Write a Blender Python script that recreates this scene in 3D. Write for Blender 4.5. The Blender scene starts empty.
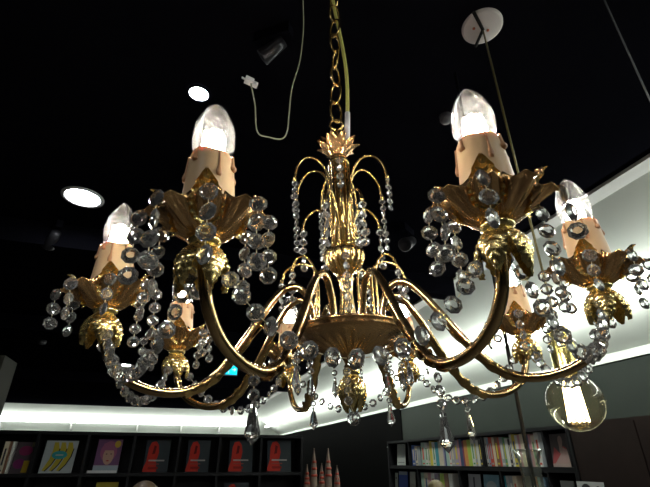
import bpy, bmesh, math, random
from mathutils import Vector, Matrix
random.seed(7)
PI = math.pi
SC = bpy.context.scene
COL = SC.collection

# ------------------------------------------------------------------ camera, world, exposure
EYE = 1.65
PSI = math.radians(18.3)
PITCH = 0.4691
FPX = 432.3
cd = bpy.data.cameras.new('camera'); cam = bpy.data.objects.new('camera', cd); COL.objects.link(cam)
cam.location = (0, 0, EYE); cam.rotation_euler = (PI/2 + PITCH, 0, -PSI)
cd.sensor_width = 36; cd.lens = FPX*36/650; cd.clip_start = .01
SC.camera = cam
w = bpy.data.worlds.new('world'); SC.world = w; w.use_nodes = True
w.node_tree.nodes['Background'].inputs[0].default_value = (.55, .6, .9, 1)
w.node_tree.nodes['Background'].inputs[1].default_value = .01
SC.view_settings.view_transform = 'Standard'; SC.view_settings.look = 'None'
SC.view_settings.gamma = 1; SC.view_settings.use_curve_mapping = False
SC.view_settings.exposure = 0.0
BULB = 265.0       # strength of the candle bulb filaments
COVE = 27.0        # strength of the cove light tubes
SPOT = 60.0        # ceiling downlights
def area_lamp(name, loc, size, energy, color):
    l = bpy.data.lights.new(name, 'AREA'); l.shape = 'DISK'; l.size = size; l.energy = energy; l.color = color
    o = bpy.data.objects.new(name, l); COL.objects.link(o); o.location = loc
    return o
# added fill lamps, unseen, behind and beside the viewer (fittings built below)
FILL_LAMPS = [(-1.3, -.7), (1.5, -.9), (-2.6, 1.1), (.2, -2.0), (2.1, .6)]
for i, (x, y) in enumerate(FILL_LAMPS):
    area_lamp('fill_lamp', (x, y, 3.02), .16, 14 if x > 2 else 6, (1, .97, .92))

def ray(u, v):
    X = (u-325)/FPX; Z = -(v-243.5)/FPX
    y = math.cos(PITCH) - Z*math.sin(PITCH); z = math.sin(PITCH) + Z*math.cos(PITCH)
    return Vector((X*math.cos(PSI)+y*math.sin(PSI), -X*math.sin(PSI)+y*math.cos(PSI), z))
def on_x(u, v, X): d = ray(u, v); t = X/d.x; return Vector((X, d.y*t, d.z*t+EYE))
def on_y(u, v, Y): d = ray(u, v); t = Y/d.y; return Vector((d.x*t, Y, d.z*t+EYE))
def on_z(u, v, z): d = ray(u, v); t = (z-EYE)/d.z; return Vector((d.x*t, d.y*t, z))
def at_d(u, v, D): d = ray(u, v); t = D/math.hypot(d.x, d.y); return Vector((d.x*t, d.y*t, d.z*t+EYE))

# ------------------------------------------------------------------ materials
MATS = {}
def nodes(name):
    m = bpy.data.materials.new(name); m.use_nodes = True
    nt = m.node_tree; b = nt.nodes['Principled BSDF']; MATS[name] = m
    return m, nt, b
def mat(name, col, rough=.5, metal=0., noise=0., nscale=20., bump=0., spec=.5, emit=None, es=0., coat=0.):
    if name in MATS: return MATS[name]
    m, nt, b = nodes(name)
    b.inputs['Base Color'].default_value = (*col, 1); b.inputs['Roughness'].default_value = rough
    b.inputs['Metallic'].default_value = metal; b.inputs['Specular IOR Level'].default_value = spec
    b.inputs['Coat Weight'].default_value = coat
    if noise or bump:
        tc = nt.nodes.new('ShaderNodeTexCoord'); n = nt.nodes.new('ShaderNodeTexNoise')
        n.inputs['Scale'].default_value = nscale; n.inputs['Detail'].default_value = 4
        nt.links.new(tc.outputs['Object'], n.inputs['Vector'])
        if noise:
            mx = nt.nodes.new('ShaderNodeMix'); mx.data_type = 'RGBA'
            mx.inputs[6].default_value = (*[c*(1-noise) for c in col], 1)
            mx.inputs[7].default_value = (*[min(1, c*(1+noise)) for c in col], 1)
            nt.links.new(n.outputs['Fac'], mx.inputs[0]); nt.links.new(mx.outputs[2], b.inputs['Base Color'])
        if bump:
            bp = nt.nodes.new('ShaderNodeBump'); bp.inputs['Strength'].default_value = bump
            bp.inputs['Distance'].default_value = .002
            nt.links.new(n.outputs['Fac'], bp.inputs['Height']); nt.links.new(bp.outputs['Normal'], b.inputs['Normal'])
    if emit:
        b.inputs['Emission Color'].default_value = (*emit, 1); b.inputs['Emission Strength'].default_value = es
    return m
def thin_glass(name, tint=(1, 1, 1), refl=1.0, bloom_haze=0.0):
    m = bpy.data.materials.new(name); m.use_nodes = True; nt = m.node_tree; nt.nodes.clear()
    o = nt.nodes.new('ShaderNodeOutputMaterial'); t = nt.nodes.new('ShaderNodeBsdfTransparent')
    g = nt.nodes.new('ShaderNodeBsdfGlossy'); mx = nt.nodes.new('ShaderNodeMixShader')
    lw = nt.nodes.new('ShaderNodeLayerWeight'); lw.inputs[0].default_value = .22
    mi_ = nt.nodes.new('ShaderNodeMath'); mi_.operation = 'MINIMUM'; mi_.inputs[1].default_value = .38
    ma = nt.nodes.new('ShaderNodeMath'); ma.operation = 'MULTIPLY'; ma.inputs[1].default_value = refl
    nt.links.new(lw.outputs['Fresnel'], mi_.inputs[0])
    tl = nt.nodes.new('ShaderNodeBsdfTranslucent'); tl.inputs[0].default_value = (1, 1, 1, 1)
    m2_ = nt.nodes.new('ShaderNodeMixShader'); m2_.inputs[0].default_value = bloom_haze  # translucent share imitates bloom glow on the glass
    t.inputs[0].default_value = (*tint, 1); g.inputs['Roughness'].default_value = .02
    nt.links.new(mi_.outputs[0], ma.inputs[0]); nt.links.new(ma.outputs[0], mx.inputs[0])
    nt.links.new(t.outputs[0], mx.inputs[1]); nt.links.new(g.outputs[0], mx.inputs[2])
    nt.links.new(mx.outputs[0], m2_.inputs[1]); nt.links.new(tl.outputs[0], m2_.inputs[2]); nt.links.new(m2_.outputs[0], o.inputs[0]); return m
gold = mat('polished_brass', (.62, .43, .17), .22, 1, .07, 35)
gold_arm = mat('arm_brass', (.50, .34, .16), .2, 1, .08, 30)
gold_bright = mat('bright_gilt', (.86, .68, .28), .27, 1, .15, 60, .3)
gold_cup = mat('copper_gilt', (.66, .40, .18), .24, 1, .1, 60)
wire = mat('brass_wire', (.7, .6, .4), .3, 1)
crystal = None
m, nt, b = nodes('cut_crystal')
b.inputs['Base Color'].default_value = (1, 1, 1, 1); b.inputs['Roughness'].default_value = 0
b.inputs['IOR'].default_value = 1.62; b.inputs['Transmission Weight'].default_value = .945
crystal = m
bulb_glass = thin_glass('bulb_glass', (.97, .98, 1), 1.0, .009)
globe_glass = thin_glass('globe_glass', (.95, .93, .78), 1.0, .003)
sleeve_m = mat('candle_ivory', (.56, .38, .20), .5, 0, .08, 40, .2)
m = sleeve_m; b = m.node_tree.nodes['Principled BSDF']
b.inputs['Subsurface Weight'].default_value = .12; b.inputs['Subsurface Radius'].default_value = (.02, .01, .005); b.inputs['Subsurface Scale'].default_value = .5
drip_m = mat('wax_drip_brown', (.40, .20, .09), .5)
fil_m = mat('glowing_filament', (1, .9, .8), .5, emit=(1, .9, .78), es=BULB)
fil_warm = mat('amber_filament', (1, .8, .5), .5, emit=(1, .72, .36), es=60)
black_c = mat('black_ceiling_paint', (.004, .004, .006), 1.0, 0, .3, 3, spec=0)
wall_g = mat('grey_wall_paint', (.030, .036, .031), .8, 0, .08, 4, spec=.1)
back_g = mat('dark_wall_paint', (.02, .02, .02), .8, 0, .1, 4, spec=.1)
white_p = mat('white_cove_paint', (.72, .76, .70), .75, 0, .03, 3)
trim_p = mat('grey_trim_paint', (.5, .5, .48), .7)
shelf_m = mat('black_laminate', (.009, .009, .010), .6, 0, .2, 15, spec=.15)
floor_m = mat('dark_floor', (.06, .055, .05), .5, 0, .2, 6)
cove_m = mat('cove_tube_glow', (1, 1, 1), .5, emit=(.95, 1, .93), es=COVE)
cove2_m = mat('far_cove_tube_glow', (1, 1, 1), .5, emit=(.95, 1, .95), es=9)
spot_m = mat('downlight_glow', (1, 1, 1), .5, emit=(.93, .97, 1), es=SPOT)
white_pl = mat('white_plastic', (.6, .6, .6), .5)
blackcord = mat('black_cord', (.008, .008, .008), .7, spec=.1)

# ------------------------------------------------------------------ mesh helpers
class MB:
    def __init__(s): s.v = []; s.f = []; s.mi = []; s.sm = []
    def add(s, vs, fs, mi=0, smooth=True):
        o = len(s.v); s.v += [tuple(p) for p in vs]
        for f in fs: s.f.append([i+o for i in f]); s.mi.append(mi); s.sm.append(smooth)
    def box(s, lo, hi, mi=0, M=None):
        x0, y0, z0 = lo; x1, y1, z1 = hi
        vs = [Vector(p) for p in ((x0,y0,z0),(x1,y0,z0),(x1,y1,z0),(x0,y1,z0),(x0,y0,z1),(x1,y0,z1),(x1,y1,z1),(x0,y1,z1))]
        if M: vs = [M @ p for p in vs]
        s.add(vs, [(0,3,2,1),(4,5,6,7),(0,1,5,4),(1,2,6,5),(2,3,7,6),(3,0,4,7)], mi, False)
    def lathe(s, prof, n=32, mi=0, fn=None, M=None, cap=True):
        vs = []
        for j, (r, z) in enumerate(prof):
            for i in range(n):
                a = 2*PI*i/n; rr, zz = (r, z) if fn is None else fn(a, j, r, z)
                p = Vector((rr*math.cos(a), rr*math.sin(a), zz)); vs.append(M @ p if M else p)
        fs = [(j*n+i, j*n+(i+1) % n, (j+1)*n+(i+1) % n, (j+1)*n+i) for j in range(len(prof)-1) for i in range(n)]
        if cap: fs += [tuple(range(n))[::-1], tuple((len(prof)-1)*n+i for i in range(n))]
        s.add(vs, fs, mi)
    def tube(s, pts, r, n=8, mi=0, closed=False):
        pts = [Vector(p) for p in pts]; m = len(pts); vs = []; prev = None
        for i, p in enumerate(pts):
            if closed: t = pts[(i+1) % m]-pts[i-1]
            else: t = pts[min(i+1, m-1)]-pts[max(i-1, 0)]
            if t.length < 1e-9: t = Vector((0, 0, 1))
            t.normalize()
            if prev is None:
                prev = t.orthogonal().normalized()
            u = prev - t*prev.dot(t)
            if u.length < 1e-6: u = t.orthogonal()
            u.normalize(); prev = u; v = t.cross(u)
            rr = r(i/(m-1)) if callable(r) else r
            for k in range(n):
                a = 2*PI*k/n; vs.append(p + u*(rr*math.cos(a)) + v*(rr*math.sin(a)))
        fs = []
        for i in range(m if closed else m-1):
            j = (i+1) % m
            for k in range(n): fs.append((i*n+k, i*n+(k+1) % n, j*n+(k+1) % n, j*n+k))
        if not closed: fs += [tuple(range(n))[::-1], tuple((m-1)*n+k for k in range(n))]
        s.add(vs, fs, mi)
    def build(s, name, mats, parent=None, rot=None, loc=None):
        me = bpy.data.meshes.new(name); me.from_pydata(s.v, [], s.f)
        if not isinstance(mats, (list, tuple)): mats = [mats]
        for m in mats: me.materials.append(m)
        me.polygons.foreach_set('material_index', s.mi); me.polygons.foreach_set('use_smooth', s.sm)
        me.update()
        return inst(name, me, parent, loc, rot)
def inst(name, me, parent=None, loc=None, rot=None):
    o = bpy.data.objects.new(name, me); COL.objects.link(o)
    if parent: o.parent = parent
    if loc is not None: o.location = loc
    if rot is not None: o.rotation_euler = rot
    return o
def tag(o, label, cat, group=None):
    o['label'] = label; o['category'] = cat
    if group: o['group'] = group
    return o
def empty(name, loc=(0, 0, 0), rz=0):
    o = bpy.data.objects.new(name, None); COL.objects.link(o); o.location = loc; o.rotation_euler = (0, 0, rz)
    o.empty_display_size = .05; return o
def struct(o): o['kind'] = 'structure'; return o
def spline(ctrl, n):
    out = []; P = [Vector(c) for c in ctrl]; P = [2*P[0]-P[1]] + P + [2*P[-1]-P[-2]]
    for i in range(1, len(P)-2):
        for k in range(n):
            t = k/n; a, b_, c, d = P[i-1:i+3]
            out.append(.5*((2*b_)+(c-a)*t+(2*a-5*b_+4*c-d)*t*t+(3*b_-a-3*c+d)*t*t*t))
    out.append(P[-2]); return out
def octagon_bead(mb, pos, nrm, R, mi=0, th=1.0):
    n = Vector(nrm).normalized(); u = n.cross(Vector((0, 0, 1)))
    if u.length < 1e-4: u = Vector((1, 0, 0))
    u.normalize(); v = u.cross(n)
    vs = []
    for (rr, off, z) in ((.5, .5, .40), (.80, 0, .25), (1, .5, .05), (1, .5, -.05), (.80, 0, -.25), (.5, .5, -.40)):
        for k in range(8):
            a = 2*PI*(k+off)/8
            vs.append(Vector(pos)+(u*math.cos(a)+v*math.sin(a))*R*rr + n*R*z*th)
    fs = [tuple(range(8))[::-1], tuple(40+k for k in range(8))]
    def ring(a0, b0, ao, bo):
        for k in range(8):
            k1 = (k+1) % 8
            if ao == .5 and bo == 0:
                fs.append((a0+k, b0+k, b0+k1)[::1]); fs.append((a0+k, b0+k1, a0+k1))
            elif ao == 0 and bo == .5:
                fs.append((a0+k, b0+k, a0+k1)); fs.append((b0+k, b0+k1, a0+k1))
            else:
                fs.append((a0+k, b0+k, b0+k1, a0+k1))
    ring(0, 8, .5, 0); ring(8, 16, 0, .5); ring(16, 24, .5, .5); ring(24, 32, .5, 0); ring(32, 40, 0, .5)
    mb.add(vs, fs, mi, False)
def fix_normals(o):
    bm = bmesh.new(); bm.from_mesh(o.data); bmesh.ops.recalc_face_normals(bm, faces=bm.faces); bm.to_mesh(o.data); bm.free()
def leaf(mb, base, out, up, L, W, curve, mi=0, nl=10, nw=6, serr=.12, rib=.05, cup=.15, vein=0):
    """a ribbed pointed leaf: starts at base, runs along out and bends by curve(t)->(along, lift)"""
    base = Vector(base); out = Vector(out).normalized(); up = Vector(up).normalized(); side = out.cross(up).normalized()
    vs = []; fs = []
    for i in range(nl+1):
        t = i/nl; al, li = curve(t); wd = W*(max(0, math.sin(PI*min(1, t*.88+.12)))**.75)*(1+serr*((1 if i % 2 else -1) if not vein else math.cos(2*PI*(7*t-1.7))))
        if i == nl: wd = W*.04
        for j in range(nw+1):
            s_ = 2*j/nw-1
            lift = cup*W*s_*s_ + (vein*W*math.cos(2*PI*(7*t-1.7*abs(s_)))*min(1, 3*abs(s_)) if vein else rib*W*(1 if (j % 2) else -1)*(.5+.5*t))
            vs.append(base+out*(al*L-abs(s_)*wd*.15)+up*(li*L+lift)+side*(s_*wd))
    n = nw+1
    fs = [(i*n+j, (i+1)*n+j, (i+1)*n+j+1, i*n+j+1) for i in range(nl) for j in range(nw)]
    # give it thickness
    top = len(vs); vs2 = [v-up*.0006 for v in vs]
    fs2 = [tuple(top+k for k in f[::-1]) for f in fs]
    mb.add(vs+vs2, fs+fs2, mi, True)

# ------------------------------------------------------------------ room shell
H = 3.05; XR = 3.3; ZB = EYE+.78; XT = 2.21; YB = 14.7; YT = 14.0; ZS = H
mb = MB(); mb.box((-6, -4, -.1), (XR+.1, YB+.1, 0)); struct(mb.build('floor', floor_m))
mb = MB(); mb.box((-6, -4, H), (XR+.1, YB+.1, H+.1)); struct(mb.build('ceiling', black_c))
mb = MB(); mb.box((XR, -4, 0), (XR+.1, YB+.1, ZB)); struct(mb.build('wall_right', wall_g))
mb = MB(); mb.box((-6, YB, 0), (XR, YB+.1, ZB)); struct(mb.build('wall_back', back_g))
mb = MB(); mb.box((-6.1, -4, 0), (-6, YB+.1, H)); struct(mb.build('wall_left', back_g))
mb = MB(); mb.box((-6, -4.1, 0), (XR+.1, -4, H)); struct(mb.build('wall_front', back_g))
# sloping white coves
def slab(pts, d):
    mb = MB(); d = Vector(d); p = [Vector(q) for q in pts]; q = [a+d for a in p]
    mb.add(p+q, [(0,1,2,3),(7,6,5,4),(0,4,5,1),(1,5,6,2),(2,6,7,3),(3,7,4,0)], 0, False); return mb
mb = slab([(XR, -4, ZB), (XR, YB, ZB), (XT, YT, ZS), (XT, -4, ZS)], (.08, 0, .04)); o = struct(mb.build('wall_right_cove', white_p))
mb = slab([(-6, YB, ZB), (XR, YB, ZB), (XT, YT, ZS), (-6, YT, ZS)], (0, .08, .04)); o = struct(mb.build('wall_back_cove', white_p))
mb = MB(); mb.box((XT-.1, -4, H-.022), (XT+.01, YT, H-.002)); struct(mb.build('trim_1', trim_p))
mb = MB(); mb.box((XR-.016, -4, ZB-.06), (XR, YB, ZB+.004)); struct(mb.build('trim_2', white_p))
mb = MB(); mb.box((XR-.02, 6.30, 0), (XR, YB, ZB-.04)); struct(mb.build('trim_12', mat('wall_shade_black', (.006, .006, .006), .9, spec=0)))  # dark sheet stands in for light falling off along the wall
mb = MB(); mb.box((-6, YB-.07, ZB-.10), (XR, YB, ZB-.03)); struct(mb.build('trim_3', white_p))
# panels and seams below the far cove
mb = MB()
for x in (-4.3, -2.6, -.9, .3, 1.4): mb.box((x, YB-.35, ZB+.02), (x+.03, YB-.05, ZB+.3))
struct(mb.build('trim_4', trim_p))
# ceiling beams, painted black too
for i, (y0) in enumerate((2.9, 5.2, 8.6)):
    mb = MB(); mb.box((-6, y0, H-.16), (XT-.1, y0+.12, H)); struct(mb.build('trim_%d' % (5+i), black_c))
# cove light tubes
def cove_tube(name, a, b, r, label, m_):
    t = empty(name, (Vector(a)+Vector(b))/2); c = t.location
    mb = MB(); mb.tube([Vector(a)-c, Vector(b)-c], r, 10); mb.build('tube', m_, t)
    mb = MB()
    for k in range(7):
        p = Vector(a).lerp(Vector(b), (k+.5)/7)-c
        n = (p*0+Vector((1, 0, .6)) if abs(a[0]-b[0]) < .1 else Vector((0, 1, .6))).normalized()
        mb.tube([p, p+n*.12], .008, 6)
    mb.build('bracket', white_pl, t)
    tag(t, label, 'light')
q = .43
cove_tube('cove_light', (XR+(XT-XR)*q-.06, -3.8, ZB+(ZS-ZB)*q-.07), (XR+(XT-XR)*q-.06, YB-.6, ZB+(ZS-ZB)*q-.07), .03, 'long glowing light tube along the sloping white cove above the right wall', cove_m)
q = .52
cove_tube('cove_light', (-5.9, YB+(YT-YB)*q-.08, ZB+(ZS-ZB)*q-.08), (XT+.3, YB+(YT-YB)*q-.08, ZB+(ZS-ZB)*q-.08), .05, 'long glowing light tube along the white cove of the far back wall', cove2_m)

# ------------------------------------------------------------------ chandelier
CX, CY, CZ, PH, TX, TY = 0.0294, 0.5854, 0.2547, -0.0456, -0.0355, -0.0228
R_ = .306
nn = Vector((TX, TY, 1)).normalized(); e = (Vector((1, 0, 0))-nn*nn.x).normalized(); g = nn.cross(e)
rz = Matrix.Rotation(-PSI, 3, 'Z')
Mx = Matrix.Identity(4)
for i, vec in enumerate((rz@e, rz@g, rz@nn)):
    for j in range(3): Mx[j][i] = vec[j]
Mx.translation = rz@Vector((CX, CY, CZ))+Vector((0, 0, EYE))
ch = bpy.data.objects.new('chandelier', None); COL.objects.link(ch); ch.matrix_world = Mx; ch.empty_display_size = .1
tag(ch, 'large brass chandelier with eight candle bulbs and strings of crystals hanging in the centre', 'chandelier')
def pol(r, a, z): return Vector((r*math.cos(a), r*math.sin(a), z))
D2R = math.radians

# central column: fluted bundle of tubes
mb = MB()
mb.lathe([(.010, .195), (.010, .02)], 20)
for k in range(8):
    a = 2*PI*k/8; mb.tube([pol(.0135, a, .185), pol(.0135, a, .03)], .0045, 10)
mb.lathe([(.006, .205), (.012, .2), (.017, .192), (.017, .186), (.012, .182)], 24)
mb.build('column', gold, ch)
# bowl below the column and lower stem
mb = MB()
def flute(a, j, r, z): return (r*(1+.09*math.cos(16*a)*(1 if r > .012 else 0)), z)
mb.lathe([(.012, .027), (.025, .028), (.0285, .025), (.028, .018), (.024, .006), (.018, -.003), (.011, -.010), (.0095, -.014)], 96, 0, flute)
mb.build('column_bowl', gold, ch)
mb = MB(); mb.lathe([(.009, -.012), (.013, -.016), (.010, -.022), (.009, -.04), (.012, -.07), (.016, -.088), (.020, -.095)], 24)
mb.build('lower_stem', gold, ch)
# crown of petals
mb = MB()
mb.lathe([(.004, .190), (.012, .194), (.014, .2), (.006, .206)], 20)
for row, (n, L, out, W) in enumerate(((9, .042, .75, .0105), (8, .046, .42, .009))):
    for k in range(n):
        a = 2*PI*(k+.5*row)/n
        d = Vector((math.cos(a)*out, math.sin(a)*out, 1)).normalized()
        up = Vector((-math.cos(a), -math.sin(a), out)).normalized()
        leaf(mb, pol(.006, a, .198), d, up, L, W, lambda t: (t, -.10*t*t*(1+.6*t)), 0, 8, 4, .02, .12, .25)
mb.build('crown', gold_cup, ch)
mb = MB()
mb.tube([(.0, .0, .2), (0, 0, .262)], .003, 8)
mb.tube([pol(.011, 2*PI*k/20, 0).xzy + Vector((0, 0, .272)) if False else Vector((.011*math.cos(2*PI*k/20), 0, .272+.011*math.sin(2*PI*k/20))) for k in range(20)], .0022, 8, 0, True)
mb.build('hanging_ring', gold, ch)

# dish
mb = MB()
def dfn(a, j, r, z):
    if .012 < r < .062 and z < -.1: return (r, z+.0028*math.cos(24*a)*math.sin(PI*(r-.012)/.05))
    return (r, z)
prof = [(.006, -.088), (.03, -.090), (.06, -.094), (.0745, -.089), (.0785, -.090), (.079, -.0935), (.075, -.0965), (.0765, -.0985), (.073, -.1015), (.066, -.104), (.060, -.107), (.052, -.111), (.044, -.1145), (.036, -.1175), (.028, -.120), (.020, -.123), (.013, -.1265), (.010, -.131), (.0075, -.137), (.0095, -.141), (.006, -.146)]
mb.lathe(prof, 96, 0, dfn); mb.build('dish', gold_cup, ch)
# leaf pod under the dish
mb = MB(); mb.lathe([(.005, -.142), (.011, -.146), (.0115, -.150), (.008, -.153), (.010, -.165), (.006, -.18), (.002, -.19)], 20)
for k in range(6):
    a = 2*PI*(k+.3)/6
    leaf(mb, pol(.006, a, -.149), Vector((math.cos(a)*.25, math.sin(a)*.25, -1)), Vector((math.cos(a), math.sin(a), .25)), .048, .0105,
         lambda t: (t, .24*math.sin(PI*t*.95)-.17*t), 0, 50, 12, .08, 0, -.3, .07)
mb.build('leaf_finial', gold_bright, ch)

# one arm (shared mesh), along +X of a frame turned by the arm's azimuth
ARM = [(.302, 0, -.082), (.3035, 0, -.105), (.2965, 0, -.134), (.279, 0, -.157), (.252, 0, -.171), (.222, 0, -.1755), (.197, 0, -.170), (.176, 0, -.156), (.152, 0, -.126), (.127, 0, -.087), (.108, 0, -.058), (.092, 0, -.0405), (.075, 0, -.035), (.061, 0, -.045), (.052, 0, -.066), (.047, 0, -.092)]
path = spline(ARM, 6)
mb = MB(); mb.tube(path, lambda t: .0053-.0006*t, 14)
mb.lathe([(.006, -.078), (.0085, -.081), (.0095, -.085), (.007, -.089), (.0055, -.093)], 20, 0, None, Matrix.Translation((.302, 0, 0)))
arm_me = None
# acanthus leaf wrapped under the inner bend
def arm_leaf_mb():
    mb = MB(); P = spline(ARM, 6); seg = P[33:55]; n = 9; vs = []
    for i, p in enumerate(seg):
        t = i/(len(seg)-1); j = P.index(p); tan = (P[j+1]-P[j-1]).normalized(); nrm = Vector((-tan.z, 0, tan.x))
        if nrm.z > 0: nrm = -nrm
        half = (.5+1.5*math.sin(PI*min(1, t*.8+.2)))*(1+.22*(1 if i % 4 < 2 else -1))
        rr = .0066+.0012*(1 if i % 4 < 2 else 0)+.004*max(0, t-.75)*4*.6
        for k in range(n):
            a = half*(2*k/(n-1)-1)*.82
            vs.append(p + nrm*(rr*math.cos(a)) + Vector((0, 1, 0))*(rr*math.sin(a)*1.15))
    fs = [(i*n+k, (i+1)*n+k, (i+1)*n+k+1, i*n+k+1) for i in range(len(seg)-1) for k in range(n-1)]
    mb.add(vs, fs)
    tip = seg[-1]; 
    mb.tube(spline([tip+Vector((0, 0, -.006)), tip+Vector((-.006, 0, -.006)), tip+Vector((-.012, 0, -.010)), tip+Vector((-.016, 0, -.006))], 4), lambda t: .002*(1-.5*t), 6)
    return mb
def cup_mb():
    mb = MB(); NP = 8
    nj = 9; n = 192; vs = []
    base = [(.007, -.081), (.013, -.0805), (.019, -.0785), (.0255, -.0745), (.031, -.0700), (.037, -.0655), (.0425, -.0615), (.0465, -.0582), (.0503, -.0580)]
    for layer in (0, 1):
        for j, (r, z) in enumerate(base):
            t = j/(nj-1)
            for i in range(n):
                a = 2*PI*i/n; ph = abs(((a*NP/(2*PI)) % 1)-.5)*2      # 0 at petal centre, 1 at the notch
                cutr = 1-.40*(ph**1.3)*t*t
                ribs = -.0019*abs(math.sin(a*NP*1.5+PI/2*0))*t + .0012*math.cos(a*NP*3)*t
                rr = r*cutr; zz = z + .0065*ph*ph*t + ribs - (.009 if t < 1 else .009)*0 + .004*(1-ph)*0
                vs.append(pol(rr, a, zz-(.0012 if layer else 0)))
    fs = []
    for layer in (0, 1):
        o = layer*nj*n
        for j in range(nj-1):
            for i in range(n):
                f = (o+j*n+i, o+j*n+(i+1) % n, o+(j+1)*n+(i+1) % n, o+(j+1)*n+i)
                fs.append(f if layer == 0 else f[::-1])
    o = (nj-1)*n; o2 = nj*n+o
    for i in range(n): fs.append((o+i, o+(i+1) % n, o2+(i+1) % n, o2+i))
    mb.add(vs, fs)
    for k in range(NP):   # rolled tips
        a = 2*PI*(k+.5)/NP
        t_ = pol(.0503, a, -.0580); d = pol(1, a, 0)
        mb.tube([t_-pol(.002, a, 0), t_+d*.002+Vector((0, 0, -.0015)), t_+d*.002+Vector((0, 0, -.004))], .0011, 6)
    mb.lathe([(.006, -.074), (.016, -.075), (.023, -.071), (.023, -.068), (.01, -.069)], 28)
    return mb
def inner_leaf_mb():
    mb = MB()
    leaf(mb, (.023, 0, -.077), Vector((.16, 0, 1)), Vector((-1, 0, .16)), .040, .0128, lambda t: (t, -.06*t-.22*t**4), 0, 44, 10, .08, 0, -.3, .07)
    return mb
def bell_mb():
    mb = MB()
    mb.lathe([(.0085, -.080), (.013, -.083), (.0135, -.086), (.010, -.089), (.007, -.092)], 24)
    for k in range(5):
        a = 2*PI*(k+.1)/5
        leaf(mb, pol(.007, a, -.086), Vector((math.cos(a)*.14, math.sin(a)*.14, -1)), Vector((math.cos(a), math.sin(a), .14)), .042, .0112,
             lambda t: (t, .27*math.sin(PI*.88*t)+.10*t**5), 0, 50, 12, .07, 0, -.35, .07)
    return mb
def sleeve_mb():
    mb = MB()
    rim = lambda a: -.0045-.002*(math.sin(2*a+.6)*.5+.5*math.sin(5*a))
    def fn(a, j, r, z): return (r*(1+.02*math.sin(3*a)), z+(rim(a) if j <= 1 else 0))
    mb.lathe([(.0155, 0.001), (.0187, 0.001), (.0195, -.010), (.0203, -.022), (.0212, -.034), (.0222, -.048), (.0226, -.058), (.0224, -.066)], 40, 0, fn)
    return mb
def drips_mb():
    mb = MB()
    for (a, L, r) in ((.2, .020, .0022), (.7, .010, .0019), (1.2, .026, .0018), (2.0, .012, .0023), (3.1, .028, .0018), (3.9, .015, .0024), (4.6, .020, .0019), (5.5, .011, .0022)):
        pts = []
        for i in range(9):
            t = i/8; z = -.004-L*t; rad = .0187+.0036*min(1, -z/.06)+.0003
            pts.append(pol(rad, a+.03*math.sin(3*t), z))
        mb.tube(pts, lambda t, r=r: r*(.55+.25*t+.75*math.exp(-((t-.85)/.14)**2)), 8, 0)
    return mb
def bulb_mb():
    mb = MB()
    pr = []
    for r, z in spline([(.0135, 0, -.006), (.0165, 0, .002), (.0186, 0, .012), (.0190, 0, .0195), (.0174, 0, .031), (.0128, 0, .0440), (.0072, 0, .0530), (.0026, 0, .0582), (.0003, 0, .0596)], 4) and [(p.x, p.z) for p in spline([(.0135, 0, -.006), (.0165, 0, .002), (.0186, 0, .012), (.0190, 0, .0195), (.0174, 0, .031), (.0128, 0, .0440), (.0072, 0, .0530), (.0026, 0, .0582), (.0003, 0, .0596)], 4)]:
        pr.append((max(r, .0003), z))
    mb.lathe(pr, 36, 0, None, None, False); return mb
def fil_mb():
    mb = MB(); pts = []
    N = 14
    for k in range(N+1):
        a = 2*PI*k/N
        pts.append(pol(.0088 if k % 2 else .0078, a, .003 if k % 2 else .0225))
    mb.tube(spline(pts, 3), .0019, 6)
    for k in range(5): mb.tube([pol(.003, k*1.257, .002), pol(.0060, k*1.257+.4, .016), pol(.0035, k*1.257+.5, .0265)], .0016, 6)
    return mb
def stem_mb():
    mb = MB(); mb.tube([(0, 0, -.004), (0, 0, .008), (0, 0, .022)], lambda t: .0045*(1-.75*t), 10)
    for k in range(3): mb.tube([(0, 0, .02), pol(.004, k*2.1, .03), pol(.005, k*2.1, .036)], .0003, 5)
    return mb

T = {}
def mesh_of(key, mbuild, mats, fixn=False):
    if key not in T:
        o = mbuild.build(key, mats)
        if fixn: fix_normals(o)
        T[key] = o.data; bpy.data.objects.remove(o)
    return T[key]
arm_me = mesh_of('arm', mb, gold_arm)
aleaf_me = mesh_of('arm_leaf', arm_leaf_mb(), gold)
cup_me = mesh_of('drip_cup', cup_mb(), gold_cup)
il_me = mesh_of('inner_leaf', inner_leaf_mb(), gold_bright)
bell_me = mesh_of('leaf_bell', bell_mb(), gold_bright)
sl_me = mesh_of('candle_sleeve', sleeve_mb(), sleeve_m)
dr_me = mesh_of('wax_drips', drips_mb(), drip_m)
bu_me = mesh_of('bulb', bulb_mb(), bulb_glass)
fi_me = mesh_of('filament', fil_mb(), fil_m)
st_me = mesh_of('glass_stem', stem_mb(), thin_glass('stem_glass', (.9, .93, .95), 1.5))
b1 = MB(); octagon_bead(b1, (0, 0, 0), (0, 1, 0), .0075)
bead_me = mesh_of('crystal_bead', b1, crystal, True)

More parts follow.
